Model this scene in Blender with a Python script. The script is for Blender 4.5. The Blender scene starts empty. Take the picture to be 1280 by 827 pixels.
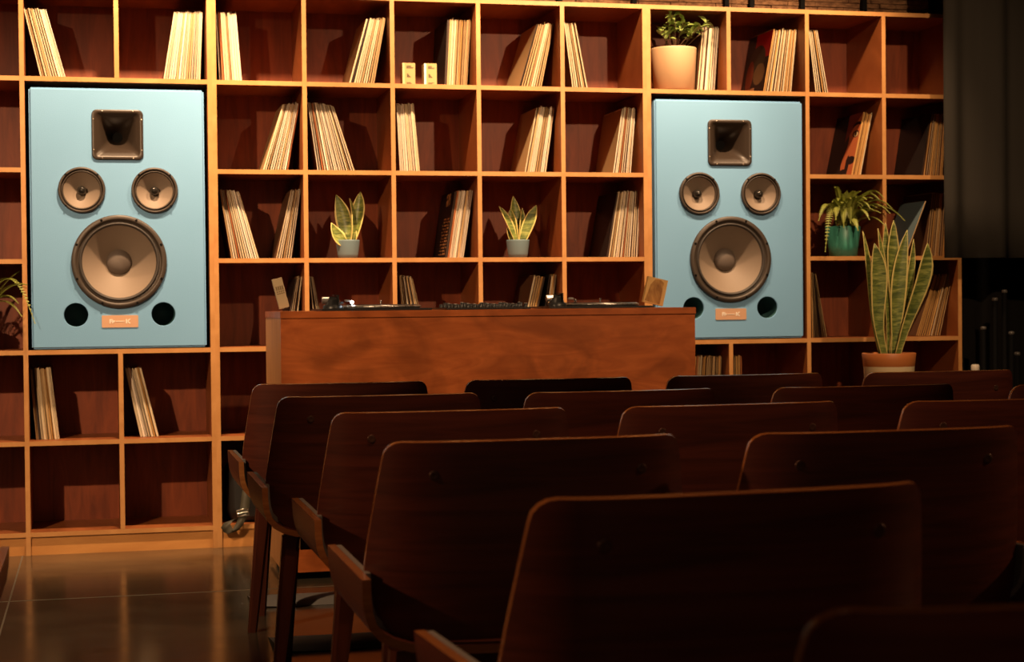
import bpy, bmesh, math, random
from mathutils import Vector, Matrix
rnd = random.Random(7)
R = math.radians
sc = bpy.context.scene
col = sc.collection

# ------------------------------------------------------------------ camera
cam_d = bpy.data.cameras.new('camera'); cam = bpy.data.objects.new('camera', cam_d); col.objects.link(cam)
cam_d.sensor_width = 36.0; cam_d.lens = 2150.0/1280*36; cam_d.clip_start = 0.05; cam_d.clip_end = 60
c_r = Vector((0.972, -0.235, -0.010)); c_f = Vector((0.235, 0.972, -0.016)).normalized()
c_r = (c_r - c_f*c_r.dot(c_f)).normalized(); c_u = c_r.cross(c_f)
M = Matrix((c_r, c_u, -c_f)).transposed().to_4x4(); M.translation = (0.290, -7.534, 1.046)
cam.matrix_world = M
cam_d.dof.use_dof = True; cam_d.dof.focus_distance = 5.6; cam_d.dof.aperture_fstop = 6.3
sc.camera = cam
# ------------------------------------------------------------------ view, world, lights
sc.view_settings.view_transform = 'Standard'; sc.view_settings.look = 'None'
sc.view_settings.exposure = 0.0; sc.view_settings.gamma = 1.0; sc.view_settings.use_curve_mapping = False
w = bpy.data.worlds.new('world'); sc.world = w; w.use_nodes = True
w.node_tree.nodes['Background'].inputs[0].default_value = (1.0, 0.55, 0.25, 1)
w.node_tree.nodes['Background'].inputs[1].default_value = 0.004
WARM = (1.0, 0.63, 0.35)
def spot(name, loc, target, watts, size, blend=0.6, radius=0.03, color=WARM):
    d = bpy.data.lights.new(name, 'SPOT'); d.energy = watts; d.spot_size = R(size); d.spot_blend = blend
    d.shadow_soft_size = radius; d.color = color
    o = bpy.data.objects.new(name, d); col.objects.link(o); o.location = loc
    o.rotation_euler = (Vector(target)-Vector(loc)).to_track_quat('-Z', 'Y').to_euler()
# ceiling track in front of the shelves
for k, (x, tx, pw) in enumerate(((0.55, 0.42, 300), (1.62, 1.5, 200), (2.55, 2.45, 200), (3.50, 3.38, 150))):
    spot('track_light', (x, -0.80, 3.0), (tx, 0.0, 1.9), pw, 84, 0.7, 0.04)
# room spots further back, left of the aisle, and warm seat spots, the overhead one added
spot('house_light', (-1.4, -4.2, 2.75), (0.35, -0.2, 0.35), 560, 54, 0.8, 0.04)
spot('house_light', (3.3, -4.4, 3.2), (3.1, -0.1, 1.25), 360, 58, 0.8, 0.04)
RED = (1.0, 0.50, 0.24)
spot('seat_light', (-2.4, -4.6, 2.2), (1.2, -4.5, 0.65), 170, 56, 0.9, 0.06, RED)
spot('seat_light', (5.0, -4.9, 2.5), (1.9, -4.5, 0.65), 110, 58, 0.9, 0.06, RED)
spot('seat_light', (0.9, -4.6, 3.3), (1.2, -4.3, 0.6), 90, 85, 0.9, 0.06, RED)  # added from above to brighten the chairs' top edges
d = bpy.data.lights.new('rear_fill', 'AREA'); d.energy = 10; d.size = 2.5; d.color = (1.0, 0.55, 0.32)  # added soft fill from the rear, lifts the dark chair backs
o = bpy.data.objects.new('rear_fill', d); col.objects.link(o); o.location = (0.8, -9.4, 2.6); o.rotation_euler = (R(75), 0, 0)

# ------------------------------------------------------------------ materials
def mat(name, color, rough=0.5, metal=0.0, spec=0.5, emit=None, coat=0.0):
    m = bpy.data.materials.new(name); m.use_nodes = True
    b = m.node_tree.nodes['Principled BSDF']
    b.inputs['Base Color'].default_value = (*color, 1); b.inputs['Roughness'].default_value = rough
    b.inputs['Metallic'].default_value = metal; b.inputs['Specular IOR Level'].default_value = spec
    b.inputs['Coat Weight'].default_value = coat; b.inputs['Coat Roughness'].default_value = 0.15
    if emit:
        b.inputs['Emission Color'].default_value = (*emit[0], 1); b.inputs['Emission Strength'].default_value = emit[1]
    return m
class NT:
    """short-hand for building node trees"""
    def __init__(s, m): s.t = m.node_tree; s.b = s.t.nodes['Principled BSDF']
    def n(s, kind, **kw):
        nd = s.t.nodes.new(kind)
        for k, v in kw.items(): setattr(nd, k, v)
        return nd
    def link(s, a, b): s.t.links.new(a, b)
    def coords(s, scale=(1, 1, 1), loc=(0, 0, 0)):
        tc = s.n('ShaderNodeTexCoord'); mp = s.n('ShaderNodeMapping')
        mp.inputs['Scale'].default_value = scale; mp.inputs['Location'].default_value = loc
        s.link(tc.outputs['Object'], mp.inputs['Vector']); return mp.outputs['Vector']
    def noise(s, vec, scale=1.0, detail=4.0, rough=0.55, dist=0.0):
        nz = s.n('ShaderNodeTexNoise'); nz.inputs['Scale'].default_value = scale; nz.inputs['Detail'].default_value = detail
        nz.inputs['Roughness'].default_value = rough; nz.inputs['Distortion'].default_value = dist
        s.link(vec, nz.inputs['Vector']); return nz.outputs['Fac']
    def ramp(s, fac, stops):
        r = s.n('ShaderNodeValToRGB'); e = r.color_ramp.elements
        while len(e) < len(stops): e.new(0.5)
        for el, (p, c) in zip(e, stops): el.position = p; el.color = (*c, 1)
        s.link(fac, r.inputs['Fac']); return r.outputs['Color']
    def math(s, op, a, b=None, c=None):
        m = s.n('ShaderNodeMath', operation=op)
        for i, v in enumerate((a, b, c)):
            if v is None: continue
            if isinstance(v, (int, float)): m.inputs[i].default_value = v
            else: s.link(v, m.inputs[i])
        return m.outputs[0]
    def mix(s, fac, a, b, mode='MIX'):
        m = s.n('ShaderNodeMix', data_type='RGBA', blend_type=mode)
        for inp, v in ((m.inputs[0], fac), (m.inputs[6], a), (m.inputs[7], b)):
            if isinstance(v, (int, float)): inp.default_value = v
            elif isinstance(v, tuple): inp.default_value = (*v, 1)
            else: s.link(v, inp)
        return m.outputs[2]
    def base(s, c): s.link(c, s.b.inputs['Base Color'])
    def bump(s, h, strength=0.2, dist=0.002):
        b = s.n('ShaderNodeBump'); b.inputs['Strength'].default_value = strength; b.inputs['Distance'].default_value = dist
        s.link(h, b.inputs['Height']); s.link(b.outputs['Normal'], s.b.inputs['Normal'])
def wood(name, c0, c1, scale, rough=0.4, dist=0.6, blotch=0.0, coat=0.0, lo=0.3, hi=0.72):
    m = mat(name, c0, rough, coat=coat); t = NT(m)
    f = t.noise(t.coords(scale), 1.0, 6, 0.6, dist)
    c = t.ramp(f, ((lo, c0), (hi, c1)))
    if blotch:
        g = t.noise(t.coords((2.3, 2.3, 2.9), (3, 1, 5)), 1.6, 3, 0.5, 1.8)
        c = t.mix(t.math('MULTIPLY', t.ramp(g, ((0.38, (0, 0, 0)), (0.66, (1, 1, 1)))), blotch), c, tuple(0.45*v for v in c0))
    t.base(c); t.bump(f, 0.08, 0.001); return m
m_edge = wood('honey_board_edge', (0.47, 0.215, 0.065), (0.60, 0.30, 0.105), (9, 9, 9), 0.42)
m_stain = wood('stained_plywood', (0.22, 0.060, 0.015), (0.36, 0.112, 0.030), (14, 3, 3), 0.45, 0.8)
m_back = wood('dark_back_plywood', (0.16, 0.031, 0.008), (0.33, 0.072, 0.018), (16, 5, 2.2), 0.5, 1.4)
m_plinth = wood('plinth_wood', (0.50, 0.21, 0.055), (0.66, 0.31, 0.09), (3, 9, 12), 0.42)
m_booth = wood('booth_figured_plywood', (0.40, 0.095, 0.020), (0.58, 0.155, 0.036), (3.0, 8, 16), 0.36, 2.4, 0.55)
m_booth_side = wood('booth_side_wood', (0.45, 0.19, 0.06), (0.55, 0.26, 0.09), (16, 16, 3), 0.6)
m_walnut = wood('dark_walnut_veneer', (0.050, 0.0105, 0.0055), (0.115, 0.025, 0.012), (3, 3, 46), 0.42, 0.7, coat=0.0)
m_ply = wood('reddish_ply_edge', (0.26, 0.085, 0.025), (0.42, 0.17, 0.05), (4, 4, 90), 0.25, coat=0.5)
m_leg = wood('walnut_leg', (0.050, 0.012, 0.006), (0.095, 0.023, 0.011), (30, 30, 3), 0.35, coat=0.1)
m_grey = mat('grey_fabric', (0.16, 0.15, 0.14), 0.95); _t = NT(m_grey); _t.bump(_t.noise(_t.coords((700, 700, 700)), 1, 2), 0.5, 0.001)
m_cap = mat('bronze_cap', (0.07, 0.03, 0.018), 0.4, 0.3)
m_blue = mat('blue_textured_paint', (0.25, 0.52, 0.74), 0.62, spec=0.3)
_t = NT(m_blue); _n = _t.noise(_t.coords((260, 260, 260)), 1, 3); _t.bump(_n, 0.35, 0.002)
_t.base(_t.mix(_t.noise(_t.coords((3, 3, 3)), 1, 2), (0.185, 0.415, 0.69), (0.215, 0.455, 0.76)))
m_basket = mat('black_painted_steel', (0.055, 0.042, 0.033), 0.45, spec=0.5)
m_rubber = mat('rubber_surround', (0.045, 0.038, 0.034), 0.55)
m_cone = mat('paper_cone', (0.24, 0.185, 0.14), 0.6); _t = NT(m_cone); _t.bump(_t.noise(_t.coords((300, 300, 300)), 1, 3), 0.25, 0.001)
m_dust = mat('felt_dust_cap', (0.12, 0.095, 0.08), 0.6)
m_plug = mat('glossy_black_plug', (0.02, 0.018, 0.016), 0.12)
m_horn = mat('satin_horn_plastic', (0.036, 0.025, 0.018), 0.36)
m_screw = mat('steel_screw', (0.6, 0.5, 0.4), 0.3, 0.9)
m_black = mat('matt_black', (0.006, 0.006, 0.006), 0.8, spec=0.1)
m_badge = mat('copper_badge', (0.85, 0.52, 0.34), 0.35, 0.35)
m_mark = mat('pale_badge_mark', (0.95, 0.88, 0.78), 0.5)
m_tan = mat('tan_ceramic', (0.54, 0.36, 0.20), 0.45)
m_bluepot = mat('slate_blue_pot', (0.13, 0.20, 0.225), 0.55)
m_teal = mat('teal_pot', (0.06, 0.30, 0.22), 0.4)
m_terra = mat('terracotta_glaze', (0.60, 0.20, 0.055), 0.45)
m_cream = mat('cream_glaze', (0.80, 0.62, 0.36), 0.45)
m_soil = mat('potting_soil', (0.03, 0.018, 0.01), 0.95)
m_leaf = mat('ficus_leaf', (0.10, 0.16, 0.035), 0.4); _t = NT(m_leaf); _t.base(_t.mix(_t.noise(_t.coords((30, 30, 30)), 1, 2), (0.12, 0.18, 0.035), (0.30, 0.38, 0.10)))
m_stem = mat('brown_stem', (0.10, 0.055, 0.025), 0.7)
m_fern = mat('fern_green', (0.24, 0.27, 0.045), 0.5); _t = NT(m_fern); _t.base(_t.mix(_t.noise(_t.coords((14, 14, 14)), 1, 2), (0.17, 0.22, 0.03), (0.45, 0.46, 0.10)))
m_margin = mat('yellow_leaf_margin', (0.74, 0.60, 0.20), 0.42)
def snake_mat():
    m = mat('banded_snake_leaf', (0.1, 0.15, 0.04), 0.4); t = NT(m)
    f = t.noise(t.coords((14, 14, 75)), 1, 3, 0.6, 0.9)
    t.base(t.ramp(f, ((0.36, (0.075, 0.11, 0.026)), (0.52, (0.19, 0.235, 0.05)), (0.68, (0.38, 0.40, 0.11))))); return m
m_snake = snake_mat()
m_silver = mat('brushed_aluminium', (0.62, 0.60, 0.57), 0.3, 0.9)
m_chrome = mat('chrome', (0.85, 0.82, 0.78), 0.12, 1.0)
m_deck = mat('black_deck_plastic', (0.02, 0.02, 0.02), 0.35)
m_lamp = mat('white_target_lamp', (1, 1, 1), 0.3, emit=((0.85, 0.93, 1.0), 60))
m_cloth = mat('black_drape_cloth', (0.040, 0.035, 0.028), 0.85, spec=0.25)
_t = NT(m_cloth); _t.bump(_t.noise(_t.coords((500, 500, 500)), 1, 2), 0.4, 0.001)
m_strap = mat('olive_black_webbing', (0.042, 0.036, 0.020), 0.6)
m_stone = mat('rough_ledger_stone', (0.25, 0.12, 0.06), 0.9); _t = NT(m_stone)
_t.base(_t.ramp(_t.noise(_t.coords((30, 30, 60)), 1, 5), ((0.3, (0.10, 0.045, 0.02)), (0.7, (0.36, 0.19, 0.09))))); _t.bump(_t.noise(_t.coords((60, 60, 60)), 1, 5), 0.8, 0.01)
m_plaster = mat('dark_wall_paint', (0.03, 0.022, 0.018), 0.9)
m_ceil = mat('black_ceiling_paint', (0.015, 0.013, 0.012), 0.9)
m_card = mat('cream_card', (0.46, 0.33, 0.13), 0.6)
m_ink = mat('dark_ink', (0.10, 0.07, 0.035), 0.7)
m_plaque = wood('live_edge_wood', (0.22, 0.085, 0.02), (0.62, 0.36, 0.10), (9, 9, 5), 0.4, 3.0)
m_plaque_e = wood('pale_sap_wood', (0.62, 0.38, 0.12), (0.74, 0.5, 0.2), (9, 9, 5), 0.4, 1.0)
def concrete():
    m = mat('polished_concrete', (0.05, 0.04, 0.03), 0.16, spec=0.6); t = NT(m)
    f = t.noise(t.coords((1.3, 2.2, 1)), 1, 6, 0.6, 0.7)
    t.base(t.ramp(f, ((0.3, (0.034, 0.027, 0.018)), (0.7, (0.085, 0.068, 0.044)))))
    g = t.noise(t.coords((6, 9, 1)), 1, 5)
    r = t.n('ShaderNodeMapRange'); r.inputs[3].default_value = 0.09; r.inputs[4].default_value = 0.25
    t.link(g, r.inputs[0]); t.link(r.outputs[0], t.b.inputs['Roughness']); t.bump(g, 0.03, 0.002); return m
m_floor = concrete()
m_joint = mat('pale_joint_filler', (0.17, 0.14, 0.10), 0.5)
def paper(name, a, b, lines=True):
    m = mat(name, a, 0.75, spec=0.25); t = NT(m)
    f = t.noise(t.coords((9, 1.5, 1.6)), 1, 4, 0.62, 0.1)
    t.base(t.ramp(f, ((0.36, tuple(0.55*v for v in b)), (0.44, b), (0.6, a)))); return m
SP = {'cream': paper('cream_sleeve_edge', (0.80, 0.70, 0.50), (0.62, 0.47, 0.27)),
      'white': paper('white_sleeve_edge', (0.86, 0.80, 0.68), (0.72, 0.60, 0.42)),
      'tan': paper('tan_sleeve_edge', (0.58, 0.42, 0.22), (0.40, 0.24, 0.10)),
      'ochre': paper('ochre_sleeve_edge', (0.66, 0.40, 0.14), (0.48, 0.24, 0.07)),
      'rust': paper('rust_sleeve_edge', (0.50, 0.19, 0.07), (0.30, 0.09, 0.03)),
      'dark': paper('dark_sleeve_edge', (0.07, 0.045, 0.03), (0.04, 0.025, 0.02))}
CV = {'brown': mat('brown_cover', (0.13, 0.06, 0.028), 0.5), 'beige': mat('beige_cover', (0.42, 0.28, 0.13), 0.6),
      'black': mat('black_cover', (0.014, 0.011, 0.010), 0.45), 'slate': mat('slate_blue_cover', (0.14, 0.20, 0.22), 0.5)}
def cover_tracklist():
    m = mat('black_cover_with_small_orange_print', (0.012, 0.01, 0.01), 0.4); t = NT(m)
    sep = t.n('ShaderNodeSeparateXYZ'); t.link(t.coords((1, 0.3, 0.3)), sep.inputs[0]); z = sep.outputs[2]; y = sep.outputs[1]
    row = t.math('LESS_THAN', t.math('FRACT', t.math('MULTIPLY', z, 70)), 0.55)
    wd = t.math('GREATER_THAN', t.noise(t.coords((1, 16.5, 21)), 1, 1), 0.5)
    inx = t.math('MULTIPLY', t.math('GREATER_THAN', y, 0.02), t.math('LESS_THAN', y, 0.17))
    inz = t.math('MULTIPLY', t.math('LESS_THAN', z, 0.18), t.math('GREATER_THAN', z, 0.012))
    k = t.math('MULTIPLY', t.math('MULTIPLY', row, wd), t.math('MULTIPLY', inx, inz))
    top = t.math('MULTIPLY', t.math('GREATER_THAN', z, 0.235), t.math('LESS_THAN', z, 0.29))
    top = t.math('MULTIPLY', top, t.math('MULTIPLY', t.math('GREATER_THAN', y, 0.07), t.math('LESS_THAN', y, 0.16)))
    top = t.math('MULTIPLY', top, t.math('GREATER_THAN', t.noise(t.coords((1, 15, 15)), 1, 3), 0.47))
    t.base(t.mix(t.math('MAXIMUM', k, top), (0.012, 0.010, 0.010), (0.50, 0.25, 0.09))); return m
def blob(t, y, z, cy, cz, ry, rz):
    a = t.math('DIVIDE', t.math('SUBTRACT', y, cy), ry); b = t.math('DIVIDE', t.math('SUBTRACT', z, cz), rz)
    return t.math('LESS_THAN', t.math('ADD', t.math('MULTIPLY', a, a), t.math('MULTIPLY', b, b)), 1.0)
def cover_portrait():
    # generic flat artwork: orange shape with dark hair mass, a plain eye and a brow
    m = mat('orange_and_black_cover', (0.5, 0.12, 0.04), 0.5); t = NT(m)
    sep = t.n('ShaderNodeSeparateXYZ'); t.link(t.coords((1, 0.3, 0.3)), sep.inputs[0]); z = sep.outputs[2]; y = sep.outputs[1]
    edge = t.math('ADD', 0.125, t.math('MULTIPLY', t.math('SINE', t.math('MULTIPLY', z, 28)), 0.02))
    c = t.mix(t.math('LESS_THAN', y, edge), (0.012, 0.009, 0.008), (0.62, 0.17, 0.06))
    c = t.mix(t.math('MULTIPLY', t.math('GREATER_THAN', t.math('ADD', z, t.math('MULTIPLY', y, 0.9)), 0.30), t.math('LESS_THAN', y, 0.15)), c, (0.20, 0.035, 0.02))
    for cy, cz, ry, rz, cc in ((0.035, 0.238, 0.052, 0.020, (0.03, 0.01, 0.01)), (0.032, 0.224, 0.05, 0.020, (0.62, 0.17, 0.06)),
                               (0.040, 0.200, 0.036, 0.017, (0.05, 0.015, 0.01)), (0.036, 0.198, 0.026, 0.011, (0.75, 0.5, 0.25)), (0.04, 0.200, 0.010, 0.010, (0.02, 0.01, 0.01)),
                               (0.045, 0.075, 0.05, 0.020, (0.02, 0.01, 0.01)), (0.075, 0.05, 0.020, 0.05, (0.02, 0.01, 0.01)), (0.11, 0.012, 0.05, 0.025, (0.02, 0.01, 0.01))):
        c = t.mix(blob(t, y, z, cy, cz, ry, rz), c, cc)
    t.base(c); return m
def cover_red():
    m = mat('red_and_dark_cover', (0.3, 0.03, 0.02), 0.45); t = NT(m)
    sep = t.n('ShaderNodeSeparateXYZ'); t.link(t.coords((1, 0.3, 0.3)), sep.inputs[0]); z = sep.outputs[2]; y = sep.outputs[1]
    c = t.mix(t.math('MULTIPLY', t.math('GREATER_THAN', z, 0.175), t.math('LESS_THAN', y, 0.20)), (0.015, 0.011, 0.009), (0.45, 0.012, 0.012))
    c = t.mix(blob(t, y, z, 0.15, 0.17, 0.10, 0.07), c, (0.05, 0.045, 0.025))
    c = t.mix(blob(t, y, z, 0.22, 0.10, 0.045, 0.075), c, (0.28, 0.075, 0.035))
    st = t.math('MULTIPLY', blob(t, y, z, 0.10, 0.10, 0.07, 0.05), t.math('LESS_THAN', t.math('FRACT', t.math('MULTIPLY', t.math('ADD', z, y), 45)), 0.45))
    c = t.mix(st, c, (0.42, 0.27, 0.11))
    c = t.mix(t.math('MULTIPLY', t.math('LESS_THAN', z, 0.04), t.math('MULTIPLY', t.math('GREATER_THAN', y, 0.13), t.math('LESS_THAN', y, 0.24))), c, (0.48, 0.24, 0.11))
    t.base(c); return m
CV['tracks'] = cover_tracklist(); CV['portrait'] = cover_portrait(); CV['red'] = cover_red()
m_text = mat('faded_text_ink', (0.22, 0.16, 0.08), 0.7)

# ------------------------------------------------------------------ mesh helpers
class MB:
    def __init__(s): s.v = []; s.f = []; s.m = []; s.s = []
    def add(s, vs, fs, mi=0, smooth=False):
        o = len(s.v); s.v += [tuple(v) for v in vs]
        for k, f in enumerate(fs):
            s.f.append([i+o for i in f]); s.m.append(mi if isinstance(mi, int) else mi[k]); s.s.append(smooth)
    def box(s, x0, x1, y0, y1, z0, z1, mi=0, front=None, mtx=None):
        vs = [Vector(p) for p in ((x0,y0,z0),(x1,y0,z0),(x1,y1,z0),(x0,y1,z0),(x0,y0,z1),(x1,y0,z1),(x1,y1,z1),(x0,y1,z1))]
        if mtx: vs = [mtx @ v for v in vs]
        fs = [(0,3,2,1),(4,5,6,7),(0,1,5,4),(1,2,6,5),(2,3,7,6),(3,0,4,7)]
        s.add(vs, fs, [mi, mi, mi if front is None else front, mi, mi, mi])
    def grid(s, rows, mi=0, smooth=True, closed=False, flip=False):
        n = len(rows[0]); vs = [p for r in rows for p in r]; fs = []; ms = []
        for i in range(len(rows)-1):
            for j in range(n if closed else n-1):
                a, b = i*n+j, i*n+(j+1) % n; c, d = b+n, a+n
                fs.append((a, d, c, b) if flip else (a, b, c, d)); ms.append(mi(i, j) if callable(mi) else mi)
        s.add(vs, fs, ms, smooth)
    def lathe(s, prof, seg=32, c=(0,0,0), axis='z', mi=0, smooth=True):
        """prof: (radius, height); axis y means height is measured along +y"""
        rows = []
        for r, h in prof:
            ring = []
            for k in range(seg):
                a = 2*math.pi*k/seg; p = (r*math.cos(a), r*math.sin(a))
                ring.append((c[0]+p[0], c[1]+p[1], c[2]+h) if axis == 'z' else (c[0]+p[0], c[1]+h, c[2]-p[1]) if axis == 'y' else (c[0]+h, c[1]+p[0], c[2]+p[1]))
            rows.append(ring)
        s.grid(rows, mi, smooth, True)
    def tube(s, pts, rad, seg=8, mi=0, caps=True):
        pts = [Vector(p) for p in pts]; rows = []
        for i, p in enumerate(pts):
            d = (pts[min(i+1, len(pts)-1)]-pts[max(i-1, 0)]).normalized()
            a = d.orthogonal().normalized() if i == 0 else (a - d*a.dot(d)).normalized(); b = d.cross(a)
            r = rad[i] if isinstance(rad, (list, tuple)) else rad
            rows.append([p+(a*math.cos(2*math.pi*k/seg)+b*math.sin(2*math.pi*k/seg))*r for k in range(seg)])
        s.grid(rows, mi, True, True)
        if caps:
            s.add(rows[0], [tuple(range(seg))[::-1]], mi); s.add(rows[-1], [tuple(range(seg))], mi)
    def build(s, name, mats, parent=None, bevel=0.0, seg=2, loc=None):
        me = bpy.data.meshes.new(name); me.from_pydata(s.v, [], s.f)
        for m in (mats if isinstance(mats, (list, tuple)) else [mats]): me.materials.append(m)
        for p, mi, sm in zip(me.polygons, s.m, s.s): p.material_index = mi; p.use_smooth = sm
        bm = bmesh.new(); bm.from_mesh(me)
        if bevel:
            bmesh.ops.bevel(bm, geom=bm.edges[:], offset=bevel, segments=seg, affect='EDGES', clamp_overlap=True)
        bmesh.ops.recalc_face_normals(bm, faces=bm.faces[:])
        bm.to_mesh(me); bm.free()
        o = bpy.data.objects.new(name, me); col.objects.link(o)
        if parent: o.parent = parent
        if loc: o.location = loc
        return o
def tag(o, label=None, cat=None, group=None, kind=None):
    if label: o['label'] = label
    if cat: o['category'] = cat
    if group: o['group'] = group
    if kind: o['kind'] = kind
    return o
def empty(name, loc, label, cat, group=None, rz=0.0):
    o = bpy.data.objects.new(name, None); col.objects.link(o); o.location = loc; o.rotation_euler = (0, 0, rz); o.empty_display_size = 0.1
    return tag(o, label, cat, group)
def copy_tree(o, parent=None):
    kids = list(o.children); c = o.copy(); col.objects.link(c)
    if parent: c.parent = parent
    for k in kids: copy_tree(k, c)
    return c
def box(name, x0, x1, y0, y1, z0, z1, m, parent=None, bevel=0.0, front=None, seg=2):
    b = MB(); b.box(x0, x1, y0, y1, z0, z1, 0, front); return b.build(name, m, parent, bevel, seg)

# ------------------------------------------------------------------ the setting
P = 0.39; T = 0.0195; PV = 0.38523; ZT = 2.3994; DEP = 0.40
def zrow(n): return ZT - n*PV
fl = box('floor', -4.5, 6.5, -10, 0.7, -0.1, 0, m_floor); tag(fl, kind='structure')
for nm, b in (('joint_strip', (-4.5, 6.5, -1.157, -1.149)), ('joint_strip', (-0.028, -0.022, -10, 0.0)), ('joint_strip', (-4.5, 6.5, -4.66, -4.652)), ('joint_strip', (2.9, 2.906, -10, 0))):
    box(nm, *b, -0.002, 0.0006, m_joint, fl)
wb = box('wall_back', -4.5, 6.5, 0.44, 0.7, 0, 3.4, m_plaster); tag(wb, kind='structure')
tag(box('wall_left', -4.6, -4.5, -10, 0.6, 0, 3.4, m_plaster), kind='structure')
tag(box('wall_right', 6.5, 6.6, -10, 0.6, 0, 3.4, m_plaster), kind='structure')
tag(box('wall_front', -4.6, 6.6, -10.1, -10, 0, 3.4, m_plaster), kind='structure')
tag(box('ceiling', -4.6, 6.6, -10.1, 0.6, 3.4, 3.5, m_ceil), kind='structure')
ls = MB(); z = 2.415
while z < 3.3:
    h = rnd.uniform(0.017, 0.026); x = -1.0 + rnd.uniform(0, .1)
    while x < 5.0:
        L = rnd.uniform(0.07, 0.2)
        ls.box(x, x+L-0.003, 0.40-rnd.uniform(0, 0.014), 0.44, z, z+h-0.0035); x += L
    z += h
tag(ls.build('ledger_stone', m_stone, wb), kind='stuff')
for x in (2.45, 2.82, 3.29, 3.42, 3.685, 4.015, 4.385): box('batten', x-0.011, x+0.011, 0.36, 0.40, 2.4105, 3.3, m_black, wb)

# ------------------------------------------------------------------ bookcases
XU = {'A0': -P, 'B0': 0, 'B1': P, 'D0': 7*P+2*T, 'D1': 8*P+2*T, 'E0': 9*P+2*T, 'E1': 10*P+2*T}
for k in range(5): XU['C%d' % k] = (2+k)*P+T
def bookcase(label, xs, cells, dividers):
    """xs: full-height uprights; cells: (x0, x1, row boards); dividers: (x, top row, bottom row)"""
    o = empty('record_shelf', (xs[0], 0, 0), label, 'bookcase'); ox = xs[0]; h = T/2
    for i, x in enumerate(xs):
        box('side_panel' if i in (0, len(xs)-1) else 'upright', x-h-ox, x+h-ox, 0, DEP, 0, ZT+h, [m_stain, m_edge], o, front=1)
    for x, r0, r1 in dividers:
        box('divider', x-h-ox, x+h-ox, 0.0005, DEP, zrow(r1)+(h if r1 != 5 else -h), zrow(r0)-(h if r0 else -h), [m_stain, m_edge], o, front=1)
    for x0, x1, rows in cells:
        for r in rows:
            box('shelf_board', x0+h-ox, x1-h-ox, 0.001, DEP, zrow(r)-h, zrow(r)+h, [m_stain, m_edge], o, front=1)
        if 6 in rows: box('plinth', x0+h-ox, x1-h-ox, 0.012, 0.03, 0, zrow(6)-h, m_plinth, o)
    for x0, x1 in zip(xs[:-1], xs[1:]):
        box('back_panel', x0+h-ox, x1-h-ox, DEP-0.006, DEP, zrow(6)+h, ZT-h, m_back, o)
    return o
al = list(range(7))
bookcase('wooden record bookcase at left, built around the left blue speaker', [-P, 0, 2*P],
         [(-P, 0, al), (0, P, [0, 5]), (P, 2*P, [0, 5]), (0, 2*P, [1, 4, 6])], [(P, 0, 1), (P, 4, 5), (P, 5, 6)])
bookcase('wide five-column wooden record bookcase behind the DJ booth', [(2+k)*P+T for k in range(6)], [((2+k)*P+T, (3+k)*P+T, al) for k in range(5)], [])
q = 2*T
bookcase('wooden record bookcase at right, built around the right blue speaker', [7*P+q, 9*P+q, 10*P+q, 11*P+q],
         [(7*P+q, 8*P+q, [0, 5]), (8*P+q, 9*P+q, [0, 5]), (7*P+q, 9*P+q, [1, 4, 6]), (9*P+q, 10*P+q, al), (10*P+q, 11*P+q, al)], [(8*P+q, 0, 1), (8*P+q, 4, 5), (8*P+q, 5, 6)])

# ------------------------------------------------------------------ loudspeakers
def rrect(hw, hh, r, n=6):
    pts = []
    for cx, cz, a0 in ((hw-r, hh-r, 0), (-hw+r, hh-r, 90), (-hw+r, -hh+r, 180), (hw-r, -hh+r, 270)):
        for k in range(n+1):
            a = R(a0+90*k/n); pts.append((cx+r*math.cos(a), cz+r*math.sin(a)))
    return pts
def driver(parent, name, cx, cz, rad, nscrew, off, plug):
    g = MB(); g.lathe([(rad, 0.001), (rad, -0.010), (rad*0.985, -0.0135), (rad*0.93, -0.016), (rad*0.90, -0.015), (rad*0.885, -0.007), (rad*0.87, -0.004), (rad*0.845, -0.004)], 64, (cx, 0, cz), 'y')
    f = g.build(name, m_basket, parent)
    g = MB(); g.lathe([(rad*0.845, -0.004), (rad*0.835, -0.011), (rad*0.81, -0.0125), (rad*0.79, -0.008), (rad*0.775, -0.003)], 64, (cx, 0, cz), 'y'); g.build('surround', m_rubber if not plug else m_basket, f)
    d = rad*0.40; r1 = 0.27 if not plug else 0.20
    g = MB(); g.lathe([(rad*(0.775+(r1-0.775)*k/8), -0.003+d*(k/8)**0.9) for k in range(9)], 64, (cx, 0, cz), 'y'); g.build('cone', m_cone, f)
    g = MB()
    if plug:
        g.lathe([(rad*r1, d-0.006), (rad*r1, d*0.45), (rad*r1*0.92, d*0.25), (rad*r1*0.7, d*0.08), (rad*r1*0.35, -0.02*d), (0.0003, -0.05*d)], 32, (cx, 0, cz), 'y'); g.build('phase_plug', m_plug, f)
    else:
        g.lathe([(rad*r1*1.02, d-0.002)]+[(rad*r1*math.cos(a), d-0.004-0.026*math.sin(a)) for a in [R(k*9.9) for k in range(10)]], 48, (cx, 0, cz), 'y'); g.build('dust_cap', m_dust, f)
    for k in range(nscrew):
        a = R(off+360*k/nscrew); x, z = cx+rad*0.955*math.cos(a), cz+rad*0.955*math.sin(a); r = rad*0.026 if rad > .15 else rad*0.04
        g = MB(); g.lathe([(r, -0.012), (r, -0.0175), (r*0.5, -0.0185), (0.0002, -0.0185)], 10, (x, 0, z), 'y'); g.build('screw', m_black, f)
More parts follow.
